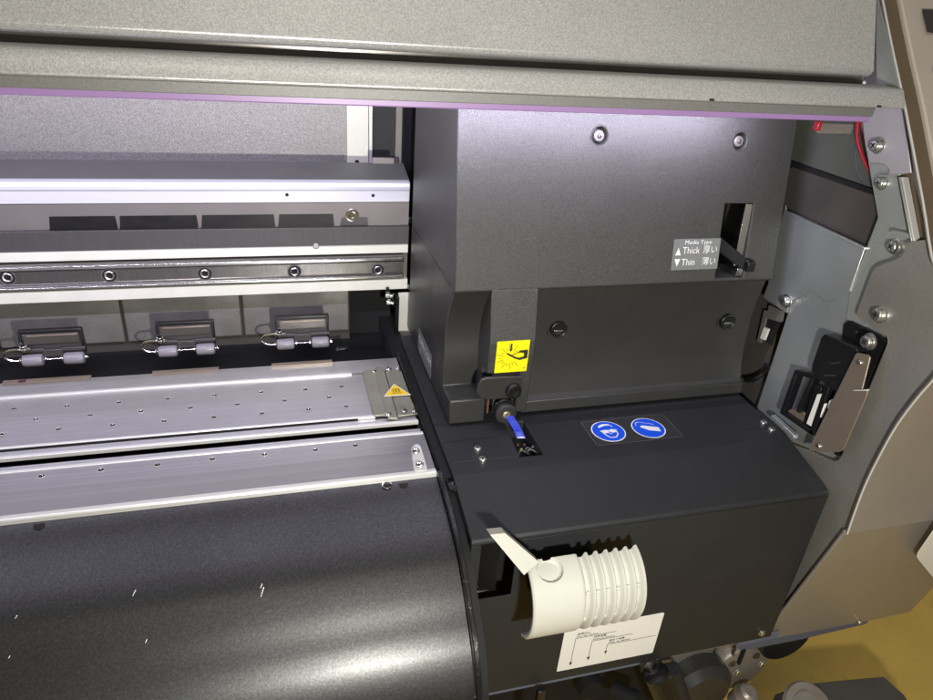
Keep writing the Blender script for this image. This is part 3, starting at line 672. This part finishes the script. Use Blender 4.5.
for px, py, s_ in ((262, 592, .006), (134, 593, .004), (16, 617, .002), (146, 641, .002), (9, 657, .0015), (261, 586, .003)):
    # worn chips in the enamel, small raised flakes
    lo, hi = 0, len(ap) - 2; best = None
    for (a, b), (c_, e) in zip(ap, ap[1:]):
        n_ = Vector((0, -(b - e), (a - c_))); 
        p = atp(px, py, (0, a, b), (0, -(b - e), (a - c_)))
        if min(a, c_) - 1e-6 <= p.y <= max(a, c_) + 1e-6: best = (p, n_.normalized())
    if best:
        p, n_ = best; n_ = n_ if n_.z > 0 else -n_; p = p + n_ * .0004; u = Vector((1, 0, 0)); v = n_.cross(u)
        ln = s_ * .6; k = .35
        d.poly([p + v * ln + u * ln * k, p + v * ln * .9 + u * (ln * k + .0006), p - v * ln + u * (-ln * k + .0004), p - v * ln * 1.0 - u * ln * k], 'paper')
d.build('paint_chip', apr)

# ---- platen ---------------------------------------------------------------------
XPR = .1312
def platen_strip(name, y0, y1, m='alu', z=0., par=root, x1=XPR, t=.004): return MB().box((XL, y0, z - t), (x1, y1, z), m).build(name, par, .0005)
plat = MB().profile([(.5885, -.0008), (.632, 0), (.6760, -.0010), (.6760, -.004), (.5885, -.004)], XL, XPR, 'alu').build('platen', root, .0003, sharp=.8)
platen_strip('platen_rear_shelf', .6785, .7085, 'alu', -.0012, plat)
MB().box((XL, .6745, -.003), (.074, .6788, .0009), 'edge').build('platen_edge', plat, .0006)
MB().box((XL, .5850, -.003), (.088, .5884, .0009), 'edge').build('platen_edge', plat, .0006)
MB().box((XL, .5848, -.003), (.070, .5853, -.0001), 'gap').build('platen_groove', plat)
platen_strip('platen_mid_bar', .5740, .5840, 'alu2', -.002, plat, .1300)
MB().box((XL, .5700, -.004), (.1305, .5742, .0004), 'edge').build('platen_edge', plat, .0006)
MB().box((XL, .5600, -.012), (.1305, .5699, -.0085), 'gap').build('media_gap', plat)
MB().profile([(.4905, -.0022), (.5215, -.0002), (.5480, 0), (.5480, -.005), (.4905, -.005)], XL, .1312, 'alu').build('front_platen', plat, .0003, sharp=.8)
platen_strip('front_platen_bar', .5515, .5602, 'alu2', -.002, plat, .1300)
MB().box((XL, .5478, -.004), (.1310, .5518, .0006), 'edge').build('platen_edge', plat, .0006)
MB().profile([(.4935, -.0010), (.4885, -.0010), (.4870, -.002), (.4870, -.0075), (.4935, -.0075)], XL, .1314, 'edge').build('platen_edge', plat, .0007)
MB().box((XL, .489, -.03), (.128, .70, -.0125), 'gap').build('platen_underframe', plat)
# perforations: black disc, chrome bead added to stand for the glint
def hole_mesh():
    d = MB(); d.rev(Vector((0, 0, .00012)), (0, 0, 1), [(0, .0026), (.00005, .0026)], 'gap', 16)
    d.rev(Vector((0, .0011, .0003)), (0, 0, 1), [(0, .0014), (.0003, .0008)], 'chrome', 8)
    t = [Vector((math.cos(a * .3927) *   .0027, math.sin(a * .3927) * .0027, .0002)) for a in range(17)]
    d.tube(t, .00025, 'edge', 5); return d.mesh('suction_hole')
hm = hole_mesh(); first = None
HP = [(14, 409), (67, 406), (119, 402.5), (167.5, 399), (214.5, 395.5), (261, 392.2), (305.5, 389.5), (341.5, 386.5),
      (36, 419.5), (90, 415.5), (141, 411.5), (190.5, 408), (237.5, 404.5), (284.5, 400.8), (329, 397.5),
      (3, 434), (58.5, 429.2), (112.5, 425.2), (164, 421.2), (213.8, 417.3), (262, 413.5), (308.5, 409.3), (346, 406.4),
      (41.5, 476), (101, 470), (157.5, 464.8), (212.2, 459.2), (264.5, 454.5), (315.3, 450), (355.5, 445.5)]
for px, py in HP:
    c = at(px, py, z=0); c.z = .0001
    if first is None:
        o = D.objects.new('suction_hole', hm); COL.objects.link(o); o.parent = plat; o.location = c - wloc(plat); first = o
        for p in hm.polygons: p.use_smooth = True
    else: copy_to(first, plat, c)
# end clamp plates
d = MB()
def onz(px, z): return [at(a, b, z=z) for a, b in px]
c1 = MB().prism(onz(((363, 371), (367, 369.6), (372.5, 370), (375, 373), (386, 410), (386, 414.5), (374, 415.5), (362.5, 374)), .0022), (0, 0, -.002), 'clampm').build('clamp_plate', plat, .0006)
c2 = MB().prism(onz(((373.5, 369.5), (377, 366.5), (382, 367), (384, 370), (397, 414), (398, 418), (388.5, 418), (386.5, 414)), .0030), (0, 0, -.0025), 'clampm').build('clamp_plate', plat, .0006)
c3 = MB().prism(onz(((385, 371), (398.5, 369.5), (417.5, 413.5), (398, 416)), .0018), (0, 0, -.0018), 'clampm').build('clamp_plate', plat, .0005)
for px, py, r in ((374, 372, .003), (388.5, 370, .0036), (398, 369.2, .0026), (388.5, 415, .0032), (404, 412, .0034), (414, 411.5, .0026)): screw(plat, at(px, py, z=.0025), (0, 0, 1), r, 'chrome', washer=False)
dc = Decal((0, 0, .0034), (1, 0, 0), (0, 1, 0)); tr = [at(*q, z=.0034) for q in ((384, 396.5), (411, 395), (394, 384))]
w2 = [(p.x, p.y) for p in tr]; dc.O = Vector((0, 0, .0034)); dc.slab(w2, 'paper')
g = Vector((sum(a for a, b in w2) / 3, sum(b for a, b in w2) / 3)); dc.poly([(g.x + (a - g.x) * .88, g.y + (b - g.y) * .88) for a, b in w2], 'yellow2', .0005)
for k in (-1, 0, 1): dc.line([(g.x + k * .0030 - .0012, g.y + .006), (g.x + k * .0030 + .0008, g.y + .003), (g.x + k * .0030 - .0008, g.y + .0005), (g.x + k * .003 + .001, g.y - .002)], .0009, 'ink', .0007)
dc.line([(g.x - .006, g.y - .0038), (g.x + .005, g.y - .0038)], .0008, 'rust', .0007)
dc.mb.build('hot_surface_label', plat, label='yellow triangular hot surface sticker')
# clear acrylic stopper
p = onz(((411, 447), (415, 443.8), (419, 444), (421.5, 447), (427.5, 468), (426, 470), (415.5, 470.8), (414, 469)), .003); st = MB().prism(p, (0, 0, -.003), 'clearp').build('clear_stopper', plat, .0008)
for px, py in ((415.5, 452), (419.5, 465.5)):
    c = at(px, py, z=.0032); MB().rev(c, (0, 0, 1), [(0, .0042), (.0016, .004), (.002, .003), (.0012, .0016)], 'chrome').build('screw', st, smooth=True)
# tape strips at the back edge
for a, b in (((0, 95.5)), ((152, 219)), ((272, 333))):
    p, q = at(a, 374, z=0), at(b, 366, z=0); MB().box((p.x if a else p.x + .008, .704, -.001), (q.x, .7105, .0008), 'bronze').build('tape_strip', plat)
MB().box((at(24, 373, z=0).x, .704, .0009), (at(31, 373, z=0).x, .709, .0012), 'magenta').build('ink_spot', plat)

# dark channel beside the platen and slim black wall
MB().box((XPR - .002, .486, -.03), (XB0 + .004, .86, -.0062), 'gap').build('side_gap', root)
MB().box((XL, .955, -.65), (.9, .96, .46), 'gap').build('rear_screen', root)
MB().box((XPR + .0012, .490, -.02), (XPR + .0032, .72, .0006), 'blackgloss').build('gap_edge', root)
MB().box((XB0, .56, .0002), (X1, .76, .0008), 'base').build('side_shelf', body)

# ---- media guides behind the platen ------------------------------------------------
back = MB().profile([(.716, -.03), (.835, -.03), (.835, .05), (.845, .05), (.845, -.04), (.716, -.04)], XL, .145, 'gap').build('rear_trough', root)
YG = .815
# hanging guide flaps
xs = [-.75, -.62, -.49, -.36, -.232]
def xof(px, py=325, y=YG): return at(px, py, y=y).x
edges = [xof(-150), xof(-72), xof(4 - 4), xof(124), xof(243), xof(350)]
edges = [-.75, -.60, -.455, -.31, xof(124) , xof(243), xof(350)]
edges[3] = xof(124) - (xof(243) - xof(124)); edges[2] = edges[3] - .145; edges[1] = edges[2] - .145
zb = at(200, 338, y=YG).z
for a, b in zip(edges, edges[1:]):
    MB().box((a + .0016, YG, zb), (b - .0016, YG + .003, .075), 'mauve').build('guide_flap', root, .0015, 3)
MB().box((XL, YG + .006, zb - .02), (edges[-1], YG + .009, .08), 'glossbrown').build('guide_backing', root)
# pinch rollers
def roller(px, py):
    """py: height of the roller axis"""
    YRo = .752
    c = at(px, py, y=YRo); x, z = c.x, c.z
    f = MB()
    f.box((x - .030, YRo + .006, z + .003), (x + .031, YRo + .0085, z + .031), 'beam')
    f.box((x - .031, YRo + .0045, z + .0290), (x + .032, YRo + .011, z + .0325), 'black')
    f.box((x - .031, YRo + .003, z + .002), (x - .0285, YRo + .011, z + .031), 'black'); f.box((x + .0295, YRo + .003, z + .002), (x + .032, YRo + .011, z + .031), 'black')
    fo = f.build('pinch_roller', root, .0008)
    MB().box((x - .0265, YRo + .0035, z + .0165), (x + .028, YRo + .0058, z + .0285), 'glossbrown' ).build('pressure_spring', fo, .0004)
    MB().box((x - .0230, YRo + .0025, z + .0258), (x + .027, YRo + .0055, z + .0275), 'bronze').build('copper_strip', fo, .0003)
    for s_ in (-1, 1):
        cx_ = x + s_ * .0205
        MB().rev((cx_ - .0105, YRo - .0005, z - .001), (1, 0, 0), [(0, .0035), (.0008, .0060), (.003, .0068), (.018, .0068), (.0202, .0060), (.021, .0035)], 'resin', 24).build('wheel', fo, smooth=True)
        MB().rev((cx_ - .0135, YRo - .0005, z - .001), (1, 0, 0), [(0, .0018), (.0004, .0032), (.0018, .0032), (.002, .002)], 'chrome', 16).build('axle_clip', fo, smooth=True)
        MB().rev((cx_ + .0115, YRo - .0005, z - .001), (1, 0, 0), [(0, .0018), (.0004, .0032), (.0018, .0032), (.002, .002)], 'chrome', 16).build('axle_clip', fo, smooth=True)
    MB().tube([(x - .035, YRo - .0005, z - .001), (x + .035, YRo - .0005, z - .001)], .0013, 'chrome').build('axle', fo, smooth=True)
    for s_ in (-1, 1): MB().box((x + s_ * .0205 - .012, YRo + .001, z + .0075), (x + s_ * .0205 + .012, YRo + .006, z + .0115), 'beam').build('wheel_guard', fo, .0008)
    MB().box((x - .010, YRo + .001, z + .001), (x + .010, YRo + .006, z + .010), 'beam').build('wheel_guard', fo, .0008)
    loop = spline([(x - .034, YRo - .001, z - .001), (x - .042, YRo - .001, z + .000), (x - .0475, YRo, z + .005), (x - .045, YRo, z + .0105), (x - .038, YRo, z + .0125), (x - .020, YRo, z + .0125)])
    MB().tube(loop, .0013, 'chrome').build('wire_spring', fo, smooth=True)
    MB().rev((x - .0270, YRo + .001, z + .012), (0, -.15, 1), [(0, .0055), (.002, .0055), (.0022, .0038), (.005, .0038), (.0052, .0026), (.0085, .0024)], 'chrome', 18).build('screw', fo, smooth=True)
    return fo
RY = [(54, 358), (187, 349), (303, 342), (-90, 368)]
for px, py in RY: roller(px, py)
c = at(336, 350, y=.745); d = MB(); d.rev(c, (1, 0, .1), [(0, .003), (.004, .0035), (.005, .0025), (.011, .0025), (.012, .0035), (.014, .003)], 'blackgloss', 14); d.build('axle_end', root, smooth=True)
for px, py in ((389, 296), (390, 303)):
    d = MB(); c = at(px, py, y=.772); d.rev(c, (.9, -.2, -.1), [(-.005, .002), (-.004, .0045), (0, .0045), (.001, .0025), (.004, .0025), (.0045, .0045), (.006, .0035)], 'chrome', 16); d.build('guide_bolt', root, smooth=True)

# ---- carriage beam -------------------------------------------------------------------
YB = .80; XBR = .1588
def zr(y, px=100, yy=YB): return at(px, y, y=yy).z
beam = MB().profile([(YB, zr(204)), (YB, zr(300)), (YB + .04, zr(300)), (YB + .04, zr(204))], XL, XBR, 'beamhi').build('carriage_beam', root)
MB().profile([(YB + .0032, zr(179.4)), (YB - .003, zr(181.5)), (YB - .0045, zr(186)), (YB - .003, zr(189)), (YB - .003, zr(203)), (YB + .0032, zr(204))], XL, XBR, 'white').build('top_bar', beam, .0012, 3)
MB().profile([(YB + .045, zr(160, yy=YB + .045)), (YB + .0034, zr(179.5)), (YB + .0034, zr(190)), (YB + .045, zr(190))], XL, XBR, 'ledge').build('beam_ledge', beam, .0003)
MB().box((XL, YB - .0034, zr(190.2)), (XBR, YB - .002, zr(189.4)), 'beamhi').build('bar_groove', beam)
for px, py in ((287, 194.8), (373, 195.5)): MB().rev(at(px, py, y=YB - .0028), (0, -1, 0), [(0, .0020), (.0004, .0020)], 'gap', 16).build('bar_hole', beam)
MB().profile([(YB - .006, zr(229)), (YB - .006, zr(251)), (YB, zr(251)), (YB, zr(229))], XL, XBR, 'beam').build('belt_channel', beam, .0006)
# timing belt: dark segments with teeth
def belt(px0, px1, m='black', top=216):
    x0, x1 = at(px0, 222, y=YB).x, at(px1, 222, y=YB).x; d = MB()
    d.prism([(x0, YB - .001, zr(228.3)), (x1, YB - .001, zr(228.3)), (x1 - .001, YB - .001, zr(top)), (x0 + .002, YB - .001, zr(top))], (0, .001 - .0002, 0), m)
    k = x0
    while k < x1 - .001: d.box((k, YB - .0035, zr(229.3)), (k + .0013, YB - .0002, zr(228)), 'black'); k += .0024
    return d.build('belt_segment', beam)
for a, b in ((48.5, 117), (119, 198), (201, 275), (278, 334)): belt(a, b)
belt(340, 368, 'beam', 220)
c = at(352, 215, y=YB - .001); MB().rev(c, (0, -1, 0), [(0, .0078), (.0012, .0078), (.0015, .006), (.001, .003), (.002, .002)], 'chrome', 24).build('belt_clamp', beam, smooth=True)
MB().rev(at(411.5, 220, y=YB), (0, -1, 0), [(0, .0045), (.002, .004)], 'chrome', 16).build('beam_bolt', beam, smooth=True)
MB().profile([(YB - .009, zr(251.5, yy=YB-.009)), (YB - .009, zr(260.5, yy=YB-.009)), (YB, zr(260.5, yy=YB-.009)), (YB, zr(251.5, yy=YB-.009))], XL, XBR - .001, 'cream').build('cream_ledge', beam, .0008)
MB().rev(at(316, 246, y=YB - .0095) + Vector((0, .001, 0)), (0, -1, .3), [(0, .004), (.0012, .003)], 'beamhi', 16).build('glue_drop', beam, smooth=True)
def zq(r_): return zr(r_, yy=YB - .015)
rl = MB(); rl.profile([(YB - .013, zq(264)), (YB - .015, zq(265)), (YB - .015, zq(269)), (YB - .0125, zq(270.5)), (YB - .0125, zq(283)), (YB - .015, zq(284.5)), (YB - .015, zq(288)), (YB - .012, zq(289)), (YB, zq(289)), (YB, zq(264))], XL, .1520, 'rail')
rl = rl.build('linear_rail', beam, .0005)
for z0, z1 in ((265.2, 268.6), (285.4, 287.6)):
    MB().box((XL, YB - .0166, zq(z1)), (.1505, YB - .0140, zq(z0)), 'chrome').build('rail_edge', rl, .0008, 3)
d = None
for px, py in ((7.5, 277.5), (109.5, 275.5), (205, 273.5), (294.5, 271.5), (378, 270), (-90, 280)):
    c = at(px, py, y=YB - .0128)
    d = MB(); d.rev(c, (0, -1, 0), [(0, .0078), (.0006, .0078)], 'gap', 24)
    d.tube([c + Vector((math.cos(t * .2618) * .0080, -.0006, math.sin(t * .2618) * .0080)) for t in range(25)], .0005, 'beamhi', 6)
    d.rev(c, (0, -1, 0), [(0, .0052), (.0010, .0052), (.0014, .0046), (.0010, .0035), (.0006, .003)], 'zinc', 20)
    d.rev(c + Vector((0, -.0016, 0)), (0, -1, 0), [(0, .0026), (.0004, .0026)], 'gap', 6); d.build('rail_bolt', rl, smooth=True)
MB().profile([(YB - .012, zr(289.5, yy=YB-.012)), (YB - .012, zr(300.8, yy=YB-.012)), (YB, zr(300.8, yy=YB-.012)), (YB, zr(289.5, yy=YB-.012))], XL, XBR - .001, 'cream').build('lower_ledge', beam, .0008)
MB().rev(at(409.5, 287, y=YB - .0125), (0, -1, 0), [(0, .0035), (.0015, .003)], 'zinc', 16).build('beam_bolt', beam, smooth=True)
c = at(387.5, 291, y=.786); MB().box((c.x - .002, .785, c.z - .004), (c.x + .002, .789, c.z + .005), 'black').build('beam_clip', beam, .0004)
p, q = at(398.5, 292, y=.795), at(410, 336, y=.795); MB().box((p.x, .793, q.z), (.168, .797, p.z - .001), 'cream').build('end_bracket', root, .0006)
p = at(395.5, 292, y=.79); MB().box((p.x - .0012, .775, -.03), (p.x + .0025, .789, p.z - .001), 'blackgloss').build('end_post', root, .0004)
c = at(403, 345, y=.79); MB().box((c.x - .012, .77, c.z - .015), (c.x + .013, .79, c.z + .004), 'cover_s').build('end_block', root, .001)

# ---- back wall and post ------------------------------------------------------------------
YW = .90
MB().box((XL, YW, .15), (at(349, 130, y=YW).x, YW + .004, .45), 'speck').build('rear_sheet', root)
x0, x1 = at(346.5, 130, y=YW - .004).x, at(368.5, 130, y=YW - .004).x
post = MB().box((x0, YW - .006, .17), (x1, YW + .010, .45), 'cream').build('rear_post', root, .0008)
x2 = at(372.5, 130, y=YW - .004).x; MB().box((x1 + .0005, YW - .004, .17), (x2, YW + .008, .45), 'edge').build('post_flange', post, .0006)
MB().rev(at(357, 162, y=YW - .0062), (0, -1, 0), [(0, .0028), (.0003, .0028)], 'gap', 16).build('post_hole', post)
MB().rev(at(363, 169, y=.842), (0, -.3, 1), [(0, .0045), (.0015, .0040), (.002, .002)], 'chrome', 16).build('post_screw', post, smooth=True)
MB().box((x2, YW, .15), (at(396, 130, y=YW).x, YW + .004, .45), 'base').build('rear_panel', root)
MB().box((at(395, 130, y=YW).x, YW - .006, .15), (at(401, 130, y=YW).x, YW + .004, .45), 'beamhi').build('rear_edge', root)
MB().box((at(401.5, 130, y=YW).x, YW + .001, .15), (at(412, 130, y=YW).x, YW + .004, .45), 'base').build('rear_panel', root)
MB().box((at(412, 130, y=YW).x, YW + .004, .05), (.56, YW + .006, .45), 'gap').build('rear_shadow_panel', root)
p, q = at(372, 157, y=.845), at(394.5, 168, y=.845)
MB().box((p.x, .843, .17), (q.x, .846, p.z), 'beamhi').build('rear_tab', root, .0025, 3)

# ---- underframe of the printer ------------------------------------------------------------
MB().box((XL, .50, -.65), (at(722, 680, y=.5).x, .80, -.245), 'gap').build('stand', root)
MB().profile([(.50, -.245), (.80, -.245), (.80, -.26), (.50, -.26)], -.3, .5, 'gap').build('chassis_floor', root)

# ------------------------------------------------------------------ take-up unit under the printer
tk = D.objects.new('take_up_unit', None); COL.objects.link(tk); tk.location = (.5, .50, -.65); WORLD[tk.name] = Vector((.5, .5, -.65))
tk['label'] = 'grey round motor housing with black cap hanging below the lower front body'; tk['category'] = 'motor unit'
def atk(a, b, y=.47): return at(a, b, y=y)
hs = MB(); c = atk(738, 665); hs.rev(c + Vector((0, .03, 0)), (0, -1, 0), [(0, .042), (.03, .042), (.036, .039), (.038, .034)], 'motor', 40)
hs.box((c.x - .04, .472, c.z - .01), (c.x + .028, .50, c.z + .06), 'motor'); ho = hs.build('motor_housing', tk, .002, 3)
c2 = at(781, 633, y=.46); MB().rev(c2 + Vector((0, .02, 0)), (0, -1, 0), [(0, .036), (.03, .036), (.032, .034)], 'black', 36).build('black_cap', tk, smooth=True)
p = at(741, 655, y=.43); MB().box((p.x - .0016, .427, p.z - .014), (p.x + .0016, .431, p.z + .012), 'gap').build('vent_slot', ho)
for px, py in ((761, 663), (737, 671)): screw(ho, at(px, py, y=.431), (0, -1, 0), .004)
c = at(745, 688, y=.44); MB().rev(c + Vector((0, 0, -.03)), (.1, -.2, 1), [(0, .016), (.02, .016), (.024, .013), (.03, .012), (.033, .008)], 'motor', 24).build('spindle', tk, smooth=True)
c = at(700, 690, y=.45); d = MB(); d.rev(c + Vector((0, .04, 0)), (0, -1, 0), [(0, .045), (.04, .045), (.05, .035)], 'cover_s', 32); d.box((c.x - .05, .47, c.z + .02), (c.x + .02, .50, c.z + .075), 'mauve'); d.build('drive_case', tk, smooth=True)
d = MB(); d.rev(at(592, 690, y=.47) + Vector((0, .01, 0)), (0, -1, 0), [(0, .018), (.012, .016), (.013, .012), (.01, .006)], 'gap', 20); d.rev(at(614, 690, y=.45), (.5, -.6, .2), [(0, .012), (.03, .010), (.032, .006)], 'gap', 20); d.build('gear', tk, smooth=True)
# grey tube of the lift strut
p, q = at(655, 672, y=.40), at(676, 720, y=.385)
MB().rev(p, (q - p), [(0, .0128), (.001, .0145), ((q - p).length, .0145)], 'blackgloss', 28).build('lift_strut', tk, smooth=True)
p, q = at(672, 668, y=.42), at(690, 720, y=.42); MB().rev(p, (q - p), [(0, .009), ((q - p).length, .009)], 'base', 16).build('lift_rod', tk, smooth=True)

# dark block shaped as a shadow on the floor, with steel ring, right
rr = D.objects.new('floor_shadow_and_ring', None); COL.objects.link(rr); rr.location = at(830, 720, z=-.65); WORLD[rr.name] = Vector(rr.location)
rr['label'] = 'dark block standing for a floor shadow, and steel ring low on the yellow floor'; rr['category'] = 'stand'
fz = -.52
q = [at(a, b, z=-.40) for a, b in ((775, 694), (800, 684), (850, 679), (884, 676), (905, 695), (930, 740), (780, 740))]
MB().prism(q, (0, 0, -.245), 'glossbrown').build('floor_shadow_block', rr, .002)
c = at(803, 711, z=-.37); MB().rev(c, (0, -.6, 1), [(0, .028), (.010, .034), (.014, .032), (.015, .024), (.010, .021)], 'motor', 48).build('steel_ring', rr, smooth=True)

# ------------------------------------------------------------------ floor
g = MB().box((-3, -2, -.68), (4, 5, -.65), 'floor').build('floor', None); g['kind'] = 'structure'

# ------------------------------------------------------------------ camera, world, lights
cam = D.cameras.new('camera'); co = D.objects.new('camera', cam); COL.objects.link(co); S.camera = co
cam.sensor_width = 36; cam.sensor_fit = 'HORIZONTAL'; cam.lens = F / 933 * 36; cam.clip_start = .01; cam.clip_end = 50
right = Vector((AX.x, AY.x, AZ.x)); down = Vector((AX.y, AY.y, AZ.y)); fwd = Vector((AX.z, AY.z, AZ.z))
m4 = Matrix.Identity(4)
for i in range(3): m4[i][0] = right[i]; m4[i][1] = -down[i]; m4[i][2] = -fwd[i]; m4[i][3] = CAM[i]
co.matrix_world = m4
w = D.worlds.new('World'); S.world = w; w.use_nodes = True; nt = w.node_tree; bg = nt.nodes['Background']
tc = nt.nodes.new('ShaderNodeTexCoord'); sp = nt.nodes.new('ShaderNodeSeparateXYZ'); cr = nt.nodes.new('ShaderNodeValToRGB'); nt.links.new(tc.outputs['Generated'], sp.inputs[0])
mr = nt.nodes.new('ShaderNodeMapRange'); mr.inputs[1].default_value = -1; nt.links.new(sp.outputs[2], mr.inputs[0]); nt.links.new(mr.outputs[0], cr.inputs[0])
cr.color_ramp.elements[0].color = (.10, .075, .04, 1); cr.color_ramp.elements[1].color = (.55, .53, .48, 1)
e = cr.color_ramp.elements.new(.5); e.color = (.22, .20, .17, 1)
nt.links.new(cr.outputs[0], bg.inputs[0]); bg.inputs[1].default_value = .46
def area(name, loc, tgt, sx, sy, power, col):
    l = D.lights.new(name, 'AREA'); l.shape = 'RECTANGLE'; l.size = sx; l.size_y = sy; l.energy = power; l.color = col
    o = D.objects.new(name, l); COL.objects.link(o); o.location = loc
    o.rotation_euler = (Vector(tgt) - Vector(loc)).to_track_quat('-Z', 'Y').to_euler(); return o
Lp = CAM + right * .11 + down * .17
area('flash_lamp', Lp, (.25, .5, .05), .03, .03, 5.2, (1, .97, .90))
area('overhead_fill', (.1, -.3, 1.7), (.1, .5, 0), 1.2, .25, 3, (1, .96, .88))  # unseen overhead lamp, added for streak highlights on the metal
l1 = area('led_tube', (-.13, .550, .3195), (-.13, .60, .285), 1.15, .006, 3.1, (.80, .76, 1.0))
S.view_settings.view_transform = 'Standard'; S.view_settings.look = 'None'; S.view_settings.gamma = 1; S.view_settings.exposure = .12
